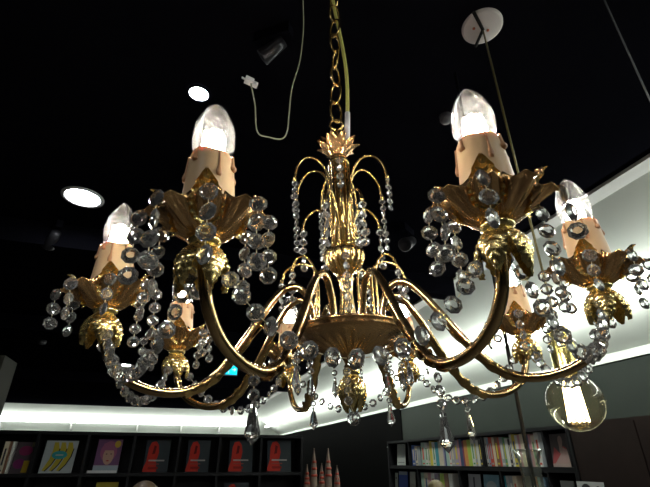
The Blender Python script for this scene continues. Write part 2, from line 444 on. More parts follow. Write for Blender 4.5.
def icicle(mb, top, L, R):
    """faceted drop prism hanging from top, widening towards a blunt point"""
    n = 8; vs = []
    for (t, r) in ((0, .22), (.08, .45), (.16, .42), (.72, 1), (.80, 1.0), (1, .05)):
        for k in range(n):
            a = 2*PI*(k+.5*(t > .75))/n; vs.append(Vector(top)+Vector((r*R*math.cos(a), .7*r*R*math.sin(a), -L*t)))
    fs = [(j*n+k, (j+1)*n+k, (j+1)*n+(k+1) % n, j*n+(k+1) % n) for j in range(5) for k in range(n)]
    fs += [tuple(range(n)), tuple(5*n+k for k in range(n))[::-1]]
    mb.add(vs, fs, 0, False)
nbead = [0]
def strand(pts, rad, individual=False, drop=None, th=1.0, face=None, mixr=None):
    """a string of crystal beads: one part; wire loops inside its mesh; the lowest drop is a sub-part"""
    mb = MB(); P = [Vector(p) for p in pts]
    for a, b_ in zip(P[:-1], P[1:]):
        m_ = (a+b_)/2; h_ = (b_-a)*max(.1, .5-rad*.93/max(1e-6, (b_-a).length)); mb.tube([m_-h_, m_+h_], .00035, 5, 1)
    bl = []
    for i, p in enumerate(P):
        yaw = -PI/2+random.uniform(-.75, .75) if random.random() < .8 else random.uniform(0, PI)
        r = rad*(mixr[i % len(mixr)] if mixr else random.uniform(.95, 1.05))
        n = Vector((math.cos(yaw), math.sin(yaw), random.uniform(-.12, .12)))
        if individual: bl.append((p, yaw, r))
        else: octagon_bead(mb, p, n, r, 0, th)
    o = mb.build('crystal_strand', [crystal, wire], ch)
    if not individual: fix_normals(o)
    for p, yaw, r in bl:
        c = inst('crystal_bead', bead_me, o, p, (random.uniform(-.12, .12), 0, yaw-PI/2)); c.scale = (r/.0075,)*3; nbead[0] += 1
    if drop:
        L, R, at = drop; mb = MB(); icicle(mb, (0, 0, 0), L, R); d = mb.build('crystal_drop', crystal, o, None, at); fix_normals(d)
    return o

for k in range(8):
    a = D2R(-112.5+45*k)+PH
    arm = inst('arm', arm_me, ch, None, (0, 0, a))
    inst('arm_leaf', aleaf_me, arm)
    cpos = pol(R_, a, 0); view = math.atan2(-(CY+cpos.y), -(CX+cpos.x)); tw = (view-a-PI/8+PI/8) % (PI/4)-PI/8+random.uniform(-.05, .05)
    cup = inst('drip_cup', cup_me, ch)
    cup.matrix_local = Matrix.Translation(cpos+Vector((0, 0, -.06))) @ Matrix.Rotation(a, 4, 'Z') @ Matrix.Rotation(.12, 4, 'Y') @ Matrix.Translation((0, 0, .06)) @ Matrix.Rotation(tw, 4, 'Z')
    for j in range(4): inst('inner_leaf', il_me, cup, (0, 0, 0), (0, 0, 2*PI*j/4+view-a-tw+random.uniform(-.1, .1)))
    inst('leaf_bell', bell_me, ch, cpos, (0, 0, a+tw*3))
    sl = inst('candle_sleeve', sl_me, ch, cpos+Vector((0, 0, -.001)), (0, 0, random.uniform(0, 6)))
    inst('wax_drips', dr_me, sl)
    bu = inst('bulb', bu_me, ch, cpos, (0, 0, random.uniform(0, 6)))
    inst('filament', fi_me, bu); inst('glass_stem', st_me, bu)
    near = k in (0, 1); mid = k in (2, 7)
    ns = 8 if (near or mid) else 6
    for j in range(ns):
        if ns == 8: b_ = a+tw+2*PI*(j+.5)/8
        else: b_ = a+tw+2*PI*((j, j+1, j+1)[j//2 % 3]+.5)/8 if False else a+tw+2*PI*([0, 1, 3, 4, 5, 7][j]+.5)/8
        rel_ = (b_-view+PI) % (2*PI)-PI
        if k == 1 and .5 < rel_ < 1.1: continue
        tip = cpos+pol(.0520, b_, -.0608)+Vector((math.cos(a), math.sin(a), 0))*.0-Vector((0, 0, .006))*math.cos(b_-a)
        nb = random.choice((3, 4, 4)) if near else random.choice((3, 3, 4))
        pts = [tip+Vector((random.uniform(-.001, .001), random.uniform(-.001, .001), -.0045-.0163*i)) for i in range(nb)]
        strand(pts, .0075, near or (mid and j % 2 == 0), None, 1, b_)
# swags between neighbouring cups
def swag(p0, p1, sag, rad, ind=False, gap=1.12, side=0):
    n = 200; pts = []
    for i in range(n+1):
        t = i/n; p = p0.lerp(p1, t); p.z -= sag*(1-(2*t-1)**2)*(1-.12*math.sin(PI*t)); pts.append(p)
    L = 0; out = []; acc = 0; step = rad*2*gap
    for i in range(n):
        d = (pts[i+1]-pts[i]).length; acc += d
        if acc >= step: acc -= step; out.append(pts[i+1])
    return strand(out, rad, ind)
for k in range(8):
    a0 = D2R(-112.5+45*k)+PH; a1 = a0+PI/4
    sag = {0: .090}.get(k, .078)
    swag(pol(R_-.004, a0+.045, -.104), pol(R_-.004, a1-.045, -.104), sag, .0075, k == 0)
# pendants under the arms
for k, r_, n_ in ((0, .228, 2), (1, .196, 3), (3, .175, 2), (4, .16, 2), (5, .16, 2)):
    a = D2R(-112.5+45*k)+PH
    p = pol(r_, a, -.184 if k < 4 else -.16)
    strand([p+Vector((0, 0, -.0115*i)) for i in range(n_)], .0052, False, (.034, .0066, p+Vector((0, 0, -.0115*(n_-1)-.005))), 1, a+PI/2)
# fountain tubes and their strands
def arc(az, pts, nb, rad, r0=.0165, length=None, sp=2.15):
    a = D2R(az); P = [pol(r, a, z) for r, z in pts]
    m_ = MB(); m_.tube(spline(P, 6), .0019, 8)
    m_.tube([P[-1]+Vector((0, 0, .004)), P[-1]+Vector((0, 0, -.001))], .0028, 8)
    t_ = m_.build('fountain_tube', gold, ch)
    s0 = P[-1]+Vector((0, 0, -rad-.001))
    strand([s0+Vector((random.uniform(-.0008, .0008), random.uniform(-.0008, .0008), -rad*sp*i)) for i in range(nb)], rad, False, None, .9, a+random.choice((0, .6)))
for az in (-24, 24, 66, 114, 158, 204):
    arc(az, [(.018, .04), (.018, .10), (.020, .152), (.030, .178), (.046, .188), (.062, .182), (.074, .163), (.078, .138)], 8 if az in (24, 158, 66, 114) else 5, .0056)
for az in (-67, 24, 66, 114, 158, 247):
    arc(az, [(.018, -.0+.03), (.018, .07), (.026, .096), (.040, .110), (.054, .106), (.064, .094), (.067, .080)], 5, .0068)
for az, s in ((0, 1), (25, 1.35), (62, 1.2), (118, 1.2), (157, 1.35), (182, 1)):
    arc(az, [(.046, -.088), (.044, -.05), (.044, -.015), (.048*1, .008), (.060*(s+1)/2, .022), (.072*s, .016), (.078*s, -.002)], 4, .0056)
strand([pol(.024, -PI/2, .178-.0152*i) for i in range(4)], .0068, False, None, 1, -PI/2)
strand([pol(.034, -PI/2, .006-.0150*i) for i in range(6)], .0066, False, None, 1, -PI/2)
# strands on the dish rim and around the finial
for i, az in enumerate((20, 45, 75, 105, 135, 160, -20, 200)):
    p = pol(.077, D2R(az), -.104)
    strand([p+Vector((0, 0, -.0108*j)) for j in range(4)], .0048, False, (.030, .0052, p+Vector((0, 0, -.0108*3-.006))), 1, D2R(az))
strand([pol(.021, -1.9, -.150-.0118*j) for j in range(4)]+[pol(.016, -1.5, -.205)], .0055, False, None, 1, -PI/2)
mb = MB(); octagon_bead(mb, (0, 0, -.205), (0, 1, 0), .009, 0, 1.6); o = mb.build('crystal_ball', crystal, ch); fix_normals(o)

# ------------------------------------------------------------------ chain and cables above the chandelier
top = Mx @ Vector((0, 0, .283))
chain = empty('hanging_chain', top); tag(chain, 'brass link chain holding the chandelier from the ceiling', 'chain')
def link_mb():
    mb = MB(); pts = []
    for k in range(28):
        a = 2*PI*k/28; pts.append((.0115*math.cos(a), 0, .0245*math.sin(a)*(1+.05*abs(math.cos(a))))) 
    mb.tube(pts, .0021, 8, 0, True); return mb
lk = mesh_of('chain_link', link_mb(), gold)
z = .018; k = 0
while top.z+z < H-.03:
    l = inst('chain_link', lk, chain, (0, 0, z), (random.uniform(-.04, .04), random.uniform(-.06, .06), (k % 2)*PI/2+random.uniform(-.3, .3)+.35)); z += .0445; k += 1
mb = MB(); mb.lathe([(.045, H-top.z), (.045, H-top.z-.01), (.03, H-top.z-.03), (.006, H-top.z-.04)], 28); mb.build('ceiling_canopy', gold, chain)
cable_m = mat('olive_cable', (.42, .40, .10), .45)
mb = MB()
cp = [at_d(347, 130, top.xy.length-.015), at_d(347.5, 105, top.xy.length-.015), at_d(346.5, 75, top.xy.length-.015), at_d(343, 50, top.xy.length-.01), at_d(338, 25, top.xy.length+.0), at_d(333, 0, top.xy.length+.0)]
cp += [Vector((cp[-1].x-.01, cp[-1].y, 2.7)), Vector((top.x+.015, top.y-.01, H-.02))]
c0 = cp[0]; cp = [cp[0]+Vector((0,0,-.01))]+cp
mb.tube([p-c0 for p in spline(cp, 6)], .0032, 10)
pc = mb.build('power_cable', cable_m, None, None, c0); tag(pc, 'olive-yellow power cable running up beside the chandelier chain', 'cable')
mb = MB(); mb.tube([Vector((0, 0, -.02)), at_d(347.5, 113, top.xy.length-.014)-c0], .0045, 12); mb.build('white_sleeve', white_pl, pc)
# looped cable with a plug, further back
D = .70
lp = [at_d(*q, D) for q in ((304, -30), (303, 0), (303.5, 28), (300, 60), (292, 88), (289, 115), (287, 132), (281, 139), (268, 137), (259, 134), (256, 125), (255, 105), (253, 86))]
lp[-1] += Vector((-.005, 0, .005)); c0 = lp[-1]; lp = [p for p in lp if p.z < H-.05]; lp = [Vector((lp[0].x, lp[0].y, H-.005))]+lp
mb = MB(); mb.tube([p-c0 for p in spline(lp, 6)], .0015, 8)
lc = mb.build('looped_cable', mat('pale_cable', (.30, .31, .20), .35), None, None, c0); tag(lc, 'thin cable dropping from the ceiling and looping up to a white plug', 'cable')
mb = MB(); mb.box((-.026, -.012, -.0), (.008, .012, .022)); mb.box((.006, -.009, -.004), (.026, .009, .014)); mb.tube([(-.026, 0, .011), (-.04, 0, .012)], .004, 8)
pg = mb.build('plug', white_pl, lc, (0, .1, .15)); pg.scale = (.55, .55, .55)

# ------------------------------------------------------------------ ceiling lights, rose, exit sign
def downlight(loc, r, label, on=True):
    t = empty('downlight', loc); mb = MB()
    mb.lathe([(r, 0), (r*1.22, -.002), (r*1.2, -.008), (r*1.02, -.010), (r*.98, -.004)], 36, cap=False); mb.build('bezel', white_pl if r > .06 else black_c, t)
    mb = MB(); mb.lathe([(r, -.003), (r*.6, -.005), (.001, -.006)], 36, cap=False); mb.build('lens', spot_m, t)
    tag(t, label, 'ceiling light', 'round ceiling downlights')
for (u, v, r, lab) in ((199, 93, .040, 'small bright round downlight just above the front left candle bulb'),
                       (83, 197, .095, 'oval-looking round downlight at the upper left, above the left candle'),
                       (126, 365, .095, 'small far downlight low on the left, seen through the left arm'),
                       (141, 253, .075, 'round downlight half hidden behind crystals, right of the left candle')):
    p = on_z(u, v, H-.002); downlight(p, r, lab)
for (x, y), lab in zip(FILL_LAMPS, ('left of the two behind the camera', 'right of the two behind the camera', 'far left beside the camera', 'furthest behind the camera', 'right beside the camera')):
    downlight((x, y, H-.002), .08, 'added unseen fill downlight, '+lab)  # fittings made up for the added fill lamps
p = on_z(482, 26, H); rose = empty('ceiling_rose', p)
mb = MB(); mb.lathe([(.001, -.012), (.062, -.012), (.070, -.008), (.071, 0)], 40, cap=False); mb.build('cover', mat('rose_white', (.55, .5, .48), .5), rose)
mb = MB(); mb.tube([(.022, 0, -.013), (.022, 0, -.016)], .005, 12); mb.tube([(-.03, .01, -.013), (-.03, .01, -.016)], .005, 12); mb.build('screw', mat('copper_screw', (.4, .12, .06), .4, 1), rose)
mb = MB(); mb.tube([(-.07, -.045, -.016), (.0, 0, -.02), (.02, .07, -.016)], .006, 8); mb.build('cord_clip', blackcord, rose)
tag(rose, 'round white ceiling rose at the top right with a dark cord across it', 'ceiling rose')

# exit sign
p = on_y(230, 369.5, 7.0)
ex = empty('exit_sign', (p.x, p.y, p.z)); mb = MB(); mb.box((-.12, 0, -.085), (.12, .05, .085)); mb.build('box', mat('sign_box', (.1, .1, .1), .5), ex)
mb = MB(); mb.box((-.11, -.004, -.075), (.11, 0, .075)); mb.build('glowing_panel', mat('teal_panel', (0, .5, .55), .5, emit=(.0, .55, .75), es=1.6), ex)
mb = MB()
mb.tube([(-.03, -.006, .05), (-.03, -.0062, .049)], .012, 10)
mb.tube([(-.03, -.006, .034), (-.04, -.006, 0)], .010, 6); mb.tube([(-.04, -.006, 0), (-.015, -.006, -.03), (-.02, -.006, -.06)], .007, 6)
mb.tube([(-.04, -.006, 0), (-.06, -.006, -.03), (-.085, -.006, -.035)], .007, 6); mb.tube([(-.032, -.006, .03), (-.005, -.006, .015), (.01, -.006, .028)], .006, 6)
mb.tube([(.03, -.006, 0), (.085, -.006, 0)], .006, 6); mb.tube([(.065, -.006, .022), (.09, -.006, 0), (.065, -.006, -.022)], .006, 6)
mb.build('running_figure', mat('sign_white', (.8, 1, 1), .5, emit=(.6, .9, 1), es=1.3), ex)
mb = MB(); mb.tube([(0, .02, .08), (0, .02, H-p.z)], .008, 8); mb.build('rod', blackcord, ex)
tag(ex, 'small glowing turquoise exit sign seen between the arms at the left', 'sign')

# dim ceiling fittings
def track_spot(u, v, rz_, lab, s=1.0, z=H-.25):
    p = on_z(u, v, z); t = empty('track_spotlight', (p.x, p.y, H), rz_)
    mb = MB(); mb.box((-.02, -.07, -.05), (.02, .07, 0)); mb.tube([(0, 0, -.05), (0, 0, z-H)], .008, 8); mb.build('bracket', black_c, t)
    mb = MB(); M_ = Matrix.Translation((0, 0, z-H)) @ Matrix.Rotation(1.0, 4, 'X')
    mb.lathe([(.001, .09*s), (.035*s, .085*s), (.04*s, .03*s), (.05*s, -.07*s), (.046*s, -.075*s), (.03*s, -.03*s), (.001, -.02*s)], 24, 0, None, M_, False); mb.build('lamp_head', mat('grey_fitting', (.035, .035, .04), .3, .5), t)
    tag(t, lab, 'spotlight', 'dark ceiling spotlights')
track_spot(52, 240, .5, 'dim dark track spotlight at the far left below the oval downlight', .8, H-.12)
track_spot(408, 243, 2.2, 'dim grey spotlight on the dark ceiling right of the centre column', .9, H-.12)
track_spot(272, 50, .9, 'dark spotlight above the white plug of the looped cable', .6, H-.1)
p = on_z(446, 121, H-.03); mb = MB(); mb.lathe([(.001, -.01), (.018, -.008), (.026, .005), (.028, .03)], 24); s_ = mb.build('smoke_detector', mat('grey_dome', (.10, .10, .11), .5), None, None, p)
tag(s_, 'small pale ceiling sensor left of the front right candle bulb', 'sensor')
p = on_z(42, 343, H-.03); mb = MB(); mb.lathe([(.001, -.02), (.03, -.018), (.045, -.01), (.05, .03)], 24); s_ = mb.build('smoke_detector', mat('grey_dome'), None, None, p) if False else mb.build('smoke_detector', MATS['grey_dome'], None, None, p)
tag(s_, 'small pale ceiling sensor at the far left above the dark column', 'sensor')

# ------------------------------------------------------------------ globe pendant
d = ray(578, 402); D = 1.169
gp = at_d(578, 402, D); RG = .0605
dd = 30/FPX
_r = on_z(482, 26, H); gp.x, gp.y = _r.x, _r.y
pend = empty('globe_pendant', gp); pend.rotation_euler = (0, 0, -.7)
tag(pend, 'brass pendant lamp with a large clear globe bulb and glowing filament at the right', 'pendant lamp')
pr = [(RG*math.sin(PI*i/24), -RG*math.cos(PI*i/24)) for i in range(25)]
pr = [(max(r, .0005), z) for r, z in pr if not (z > 0 and r < .02)]+[(.019, RG+.006), (.018, RG+.02)]
mb = MB(); mb.lathe(pr, 48, cap=False); mb.build('globe_bulb', globe_glass, pend)
mb = MB()
for k in range(9):
    t = (k-4)/4*.020; top_ = .046; bo = -.040
    mb.tube([(t*.75, .006*(-1)**k, top_), (t, .008*(-1)**k, bo)], .0016, 6)
fl = mb.build('filament_cage', fil_warm, pend)
mb = MB(); mb.tube([(0, 0, .085), (0, 0, .05)], .006, 10); mb.tube([(0, 0, .05), (0, 0, -.045)], .0015, 6)
mb.build('glass_stem', T['glass_stem'].materials[0], pend)
mb = MB(); mb.lathe([(.019, RG+.002), (.0265, RG+.004), (.0275, RG+.012), (.0265, RG+.10), (.022, RG+.112), (.006, RG+.118), (.004, RG+.135)], 32)
mb.build('socket', mat('yellow_brass', (.82, .70, .22), .25, 1), pend)
mb = MB(); mb.tube([(0, 0, RG+.13), (0, 0, H-gp.z-.022)], .0032, 8); mb.build('gold_cord', mat('gold_cord', (.20, .17, .06), .4, .3), pend)

# glass pendant on a black cord
D = 1.35
gl = at_d(531, 472, D)
lamp = empty('glass_pendant', gl); tag(lamp, 'clear glass bottle-neck pendant shade on a black cord at the bottom right', 'pendant lamp')
mb = MB(); prof = [(.038, .045), (.042, .052), (.0445, .050), (.043, .044), (.036, .036), (.032, .02), (.031, -.02), (.034, -.06), (.045, -.10), (.06, -.15), (.075, -.20), (.08, -.24), (.078, -.24), (.073, -.20), (.058, -.15), (.043, -.10), (.032, -.06), (.029, -.02), (.030, .02), (.034, .036), (.038, .045)]
mb.lathe(prof, 36, cap=False); o = mb.build('shade', thin_glass('clear_shade_glass', (.9, .92, .88), 1.6, .02), lamp); o.scale = (.8, .8, 1)
mb = MB(); mb.tube([(0, 0, -.11), (.002, 0, -.02), (0, 0, .1), (0, 0, H-gl.z)], .0055, 10); mb.build('black_cord', blackcord, lamp)
mb = MB(); mb.lathe([(.008, -.09), (.02, -.1), (.021, -.15), (.018, -.155)], 24); mb.build('socket', blackcord, lamp)
# third pendant cord, upper right
D = 1.0
g3 = at_d(650, 100, D); g3.z = EYE+.05
c3 = empty('cord_pendant', g3); tag(c3, 'pendant hung on a thin grey cord, cord crossing the upper right corner', 'pendant lamp')
mb = MB(); mb.tube([(0, 0, .1), (0, 0, H-g3.z)], .002, 8); mb.build('grey_cord', mat('grey_cord', (.12, .13, .13), .5), c3)
mb = MB(); mb.lathe([(.004, .14), (.02, .12), (.022, .06), (.018, .05)], 24); mb.build('socket', blackcord, c3)
mb = MB(); mb.lathe([(.018, .06), (.03, .03), (.036, 0), (.028, -.03), (.001, -.045)], 24, cap=False); mb.build('bulb', bulb_glass, c3)

# ------------------------------------------------------------------ shelves
def rel(z): return EYE+z
# right bookcase against the right wall: front plane X=3.0
XF = 3.0
yA = on_x(389, 460, XF).y; yE = on_x(572, 460, XF).y; yZ = on_x(640, 440, XF).y
SH = empty('bookcase', (XR, (yA+yE)/2, 0)); o0 = SH.location
tag(SH, 'long black bookcase full of books against the right wall', 'bookcase')
def sbox(name, lo, hi, par, m_=None):
    mb = MB(); o_ = Vector(par.location) if par else Vector((0, 0, 0))
    mb.box(Vector(lo)-o_, Vector(hi)-o_); return mb.build(name, m_ or shelf_m, par)
ZT = rel(.27); ZM = rel(-.033); TH = .04
sbox('top_board', (XF, yE, ZT-.028), (XR-.01, yA, ZT), SH)
levels = [ZM, ZM-.345, ZM-.69, ZM-1.035, ZM-1.38]
for z in levels: sbox('shelf_board', (XF+.004, yE, z-TH), (XR-.01, yA, z), SH)
sbox('back_panel', (XR-.014, yE, .03), (XR-.004, yA, ZT), SH)
div = [409, 484, 546.9]
divlow = [417.6, 459, 500.6, 548.5]
for u in div: 
    y = on_x(u, 460, XF).y; sbox('upright', (XF+.002, y-.007, ZM), (XR-.012, y+.007, ZT-.02), SH)
for u in divlow:
    y = on_x(u, 480, XF).y; sbox('upright', (XF+.002, y-.007, .02), (XR-.012, y+.007, ZM-TH+.002), SH)
sbox('side_panel', (XF-.004, yA, .0), (XR-.006, yA+.03, ZT), SH)
sbox('side_panel', (XF-.004, yE-.03, .0), (XR-.006, yE, ZT), SH)
lab_ = sbox('shelf_label', (XF-.006, yA+.006, rel(.19)), (XF-.0045, yA+.030, rel(.205)), SH, mat('grey_label', (.35, .4, .36), .6))
# closed dark cabinet continuing the bookcase
CB = empty('dark_cabinet', (XR, (yE+yZ)/2-.02, 0)); tag(CB, 'tall plain dark brown cabinet at the right end of the bookcase, below the globe bulb', 'cabinet')
cab = mat('dark_brown_laminate', (.018, .011, .009), .6, 0, .25, 8, spec=.15)
sbox('body', (XF+.02, yZ-.30, 0), (XR-.01, yE-.035, ZT+.012), CB, cab)
sbox('door', (XF-.0, yZ+.01, .08), (XF+.02, yE-.045, ZT-.01), CB, cab)
sbox('door', (XF-.0, yZ-.29, .08), (XF+.02, yZ+.0, ZT-.01), CB, cab)

book_mats = {}
CN = dict(white=(.62, .62, .58), cream=(.60, .52, .38), grey=(.32, .34, .35), black=(.03, .03, .035), red=(.55, .07, .04), orange=(.62, .25, .06), yellow=(.62, .50, .04), lime=(.38, .52, .06), green=(.10, .30, .12), teal=(.03, .28, .34), blue=(.05, .12, .42), navy=(.03, .06, .16), pink=(.55, .25, .28), brown=(.22, .11, .06), lilac=(.34, .28, .38), mint=(.35, .52, .42), maroon=(.22, .03, .06), skyblue=(.25, .42, .55))
def book_mat(c):
    if c not in book_mats: book_mats[c] = mat('paper_'+c, CN[c], .55, 0, .1, 30)
    return book_mats[c]
page_m = mat('book_pages', (.6, .57, .48), .8)
def book_mb(h, t, dp, band=None):
    """spine faces -X; cover wraps three sides, pages inset"""
    mb = MB(); c = .0018
    mb.box((0, 0, 0), (c, t, h)); mb.box((c, 0, 0), (dp, c, h)); mb.box((c, t-c, 0), (dp, t, h))
    mb.box((c, c, .003), (dp-.004, t-c, h-.003), 1)
    if random.random() < .45:      # title panel on the spine
        mb.box((-.0005, t*.3, h*.25), (0, t*.7, h*.78), 2)
        mb.box((-.0005, t*.2, h*.06), (0, t*.8, h*.12), 2)
    return mb
def book(u0, u1, vt, c, zbase, shelfname, label, X=XF+.03, vref=455, lean=0.):
    a = on_x(u1, vref, X).y; b_ = on_x(u0, vref, X).y; t = b_-a-.0015
    zt = on_x((u0+u1)/2, vt, X).z; h = max(.12, min(zt-zbase, .268))
    mb = book_mb(h, t, random.uniform(.15, .19))
    acc = book_mat(random.choice(('black', 'navy', 'red', 'green', 'grey')) if c in ('white', 'cream', 'yellow', 'lime', 'mint', 'skyblue') else random.choice(('white', 'cream', 'yellow', 'grey')))
    o = mb.build('book', [book_mat(c), page_m, acc], None, None, Vector((X, a, zbase)))
    o.rotation_euler = (0, lean, 0)
    return tag(o, label, 'book', 'books on the top right shelf' if shelfname == 'u' else 'books on the second right shelf')
upper = [  # u0,u1,vtop,colour
 (412,415,445,'blue'),(415,417.5,446,'cream'),(417.5,420.2,447,'grey'),(421.5,425,442.5,'mint'),(425,428,443,'white'),(428,430,445,'cream'),(430,432.5,438.5,'yellow'),
 (432.5,435.5,442,'white'),(435.5,438.8,442,'teal'),(438.8,443.2,440.5,'cream'),(443.2,444.5,442,'lilac'),(444.5,446,443,'navy'),(446,449,441,'mint'),(449,451,441,'white'),(451,454.5,440.5,'grey'),(454.5,458.5,440,'lilac'),
 (458.5,460,439.5,'pink'),(460,463,438.5,'navy'),(463,464.5,441,'maroon'),(464.5,468,440,'orange'),(468,471.8,439.5,'lime'),(471.8,475,435,'white'),(475,477,436,'grey'),(477,479.5,440,'white'),(479.5,482,438.5,'black'),
 (486.2,488,437,'white'),(488,490,438,'skyblue'),(490,493.5,437,'red'),(493.5,496,437,'cream'),(496,499.5,436.5,'brown'),(499.5,501,437.5,'red'),(501,504.5,437,'grey'),(504.5,506.5,437,'green'),(506.5,509.5,438,'white'),(509.5,511.5,439,'black'),
 (511.8,514,433.5,'white'),(514,517.2,434,'yellow'),(517.2,520,435,'white'),(520,522.2,434.5,'pink'),(522.2,526,433.5,'cream'),(526,528.5,434,'maroon'),(528.5,531,435,'navy'),(531,533.5,434,'pink'),(533.5,537,435,'cream'),(537,541.5,431.5,'white'),(541.5,545,432,'grey')]
lower = [(421,424,471,'mint'),(424,428,471,'cream'),(428,431,471,'pink'),(431,434.5,471,'white'),(434.5,438,472,'lilac'),(440,444,470,'lime'),(444,448,471,'brown'),(448.5,452,472.5,'white'),
 (503.8,505.5,473,'teal'),(505.5,508,472,'white'),(508,512,474,'grey'),(512,516,473,'cream'),(530,533,473,'white'),(533,537,472,'orange'),(537,540.5,473,'mint'),(540.5,544.5,473,'skyblue')]
def neigh(lst, i):
    def nm(j): return lst[j][3] if 0 <= j < len(lst) else None
    return nm(i-1), nm(i+1)
seen = {}
def blabel(lst, i, row):
    c = lst[i][3]; l, r = neigh(lst, i); l2 = lst[i-2][3] if i > 1 else None; r2 = lst[i+2][3] if i+2 < len(lst) else None
    w_ = 'thick' if lst[i][1]-lst[i][0] > 3.3 else 'thin'
    s = '%s %s book on the %s' % (w_, c, row)
    if l and r: s += ' between a %s and a %s one' % (l, r)
    elif r: s += ', first before a %s one' % r
    else: s += ', last after a %s one' % l
    if s in seen:
        s = '%s %s book on the %s after %s, %s and before %s, %s ones' % (w_, c, row, l2, l, r, r2)
    seen[s] = 1; return s
for i, (u0, u1, vt, c) in enumerate(upper): book(u0, u1, vt, c, ZM+.0005, 'u', blabel(upper, i, 'top right shelf'))
for i, (u0, u1, vt, c) in enumerate(lower): book(u0, u1, vt, c, levels[1]+.0005, 'l', blabel(lower, i, 'second right shelf'), vref=478)

# magazines: a thin booklet with a printed cover of relief-thin patches
def mag(name, P0, wdt, h, facing, cover, patches, label, cat='magazine', lean=.12):
    """facing 'y': cover looks to -Y ; 'x': cover looks to -X. patches = (x0,x1,z0,z1,colour) fractions or ('poly', pts, colour)"""
    cols = [cover]; mb = MB(); mb.box((0, 0, 0), (wdt, .008, h))
    mb2 = MB()
    for p_ in patches:
        c = p_[-1]
        if c not in cols: cols.append(c)
    dim = lambda c: tuple(x*(.55 if facing == 'y' else .9) for x in c)  # back shelf covers darkened in colour for the weaker light there
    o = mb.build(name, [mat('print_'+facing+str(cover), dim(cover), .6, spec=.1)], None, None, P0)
    pb = MB(); pc_ = []
    for i, p_ in enumerate(patches):
        c = p_[-1]
        if c not in pc_: pc_.append(c)
        y = -.0008-.00025*i
        if p_[0] == 'poly': pts = p_[1]
        elif p_[0] == 'ell':
            cx_, cz_, rx_, rz_ = p_[1]; pts = [(cx_+rx_*math.cos(2*PI*q_/20), cz_+rz_*math.sin(2*PI*q_/20)) for q_ in range(20)]
        else: x0, x1, z0, z1 = p_[0]; pts = [(x0, z0), (x1, z0), (x1, z1), (x0, z1)]
        pb.add([Vector((x*wdt, y, z*h)) for x, z in pts], [tuple(range(len(pts)))], pc_.index(c), False)
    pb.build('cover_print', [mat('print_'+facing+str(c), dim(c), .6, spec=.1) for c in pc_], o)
    o.rotation_euler = (-lean, 0, 0) if facing == 'y' else Matrix.Rotation(-PI/2, 4, 'Z').to_euler()
    if facing == 'x': o.rotation_euler = (-lean*.6, 0, -PI/2)
    return tag(o, label, cat)
RED = (.55, .035, .02); DK = (.035, .045, .055)
def red_cover():
    return [((.42, 1, 0, 1), (.05, .062, .07)), ('poly', [(.0, .02), (.55, .02), (.5, .3), (.42, .45), (.38, .6), (.12, .4), (0, .1)], RED),
            ('poly', [(.1, .35), (.5, .4), (.55, .62), (.5, .85), (.38, .97), (.2, .93), (.12, .75)], RED), ('poly', [(.28, .55), (.4, .58), (.43, .8), (.33, .84)], (.16, .01, .01)),
            ((.18, .82, .34, .385), (.45, .42, .40)), ((.18, .62, .24, .27), (.35, .08, .06)), ((.2, .6, .10, .17), (.30, .02, .015))]
# back shelf
YF = 5.2
xL = on_y(-40, 455, YF).x; xR = on_y(302, 455, YF).x
BS = empty('display_shelf', ((xL+xR)/2, YF+.3, 0)); tag(BS, 'low black display shelf with magazines facing out along the back', 'shelf')
ZT2 = rel(.276); ZM2 = rel(-.092)
sbox('top_board', (xL, YF, ZT2-.03), (xR, YF+.3, ZT2), BS)
for z in (ZM2, ZM2-.40, ZM2-.8, ZM2-1.2): sbox('shelf_board', (xL, YF, z-.03), (xR, YF+.3, z), BS)
sbox('back_panel', (xL, YF+.29, 0), (xR, YF+.3, ZT2), BS)
for u in (-40, 38-4.5, 85, 132, 178, 219, 261, 302):
    x = on_y(u, 455, YF).x; sbox('upright', (x-.012, YF+.003, 0), (x+.012, YF+.29, ZT2-.02), BS)
def put_mag(u0, u1, vt, vb, name, cover, patches, label, zb=ZM2, lean=.15):
    y = YF+.05; a = on_y(u0, min(vb, 474), y); b_ = on_y(u1, min(vb, 474), y); zt = on_y((u0+u1)/2, vt, y+.04).z
    return mag(name, Vector((a.x, y, zb+.002)), b_.x-a.x, zt-zb, 'y', cover, patches, label, lean=lean)
YL = (.62, .50, .05)
ban = []
for cx_ in (.28, .50, .72):
    ban.append(('poly', [(cx_-.20, .08), (cx_-.13, .06), (cx_+.03, .25), (cx_+.14, .5), (cx_+.17, .75), (cx_+.10, .95), (cx_-.03, .95), (cx_-.02, .7), (cx_-.06, .42), (cx_-.15, .2)], YL))
    ban.append(('poly', [(cx_-.13, .06), (cx_-.09, .05), (cx_+.06, .25), (cx_+.17, .5), (cx_+.20, .75), (cx_+.17, .75), (cx_+.13, .5), (cx_+.03, .26)], (.03, .03, .02)))
ban += [('ell', (.5, .55, .24, .13), (.05, .42, .45)), ((.38, .62, .53, .57), (.5, .55, .5))]
put_mag(34+4, 71, 440.5, 472.5, 'magazine', (.55, .60, .62), ban, 'white magazine with yellow bananas and a teal oval on the back shelf')
face = [((0, 1, .22, 1), (.22, .10, .22)), ('ell', (.5, .62, .34, .30), (.42, .12, .24)), ('ell', (.52, .5, .22, .27), (.62, .38, .28)), ('poly', [(.2, .66), (.8, .66), (.75, .9), (.5, .95), (.25, .86)], (.40, .13, .24)),
        ('ell', (.43, .55, .035, .015), (.08, .04, .04)), ('ell', (.62, .55, .035, .015), (.08, .04, .04)), ('ell', (.52, .35, .06, .02), (.5, .06, .06)), ('ell', (.82, .85, .13, .11), (.62, .42, .05)), ((0, 1, 0, .2), (.42, .50, .55))]
put_mag(92, 117, 439, 471, 'magazine', (.45, .4, .45), face, 'magazine with a pink-haired face and orange dot on its cover on the back shelf')
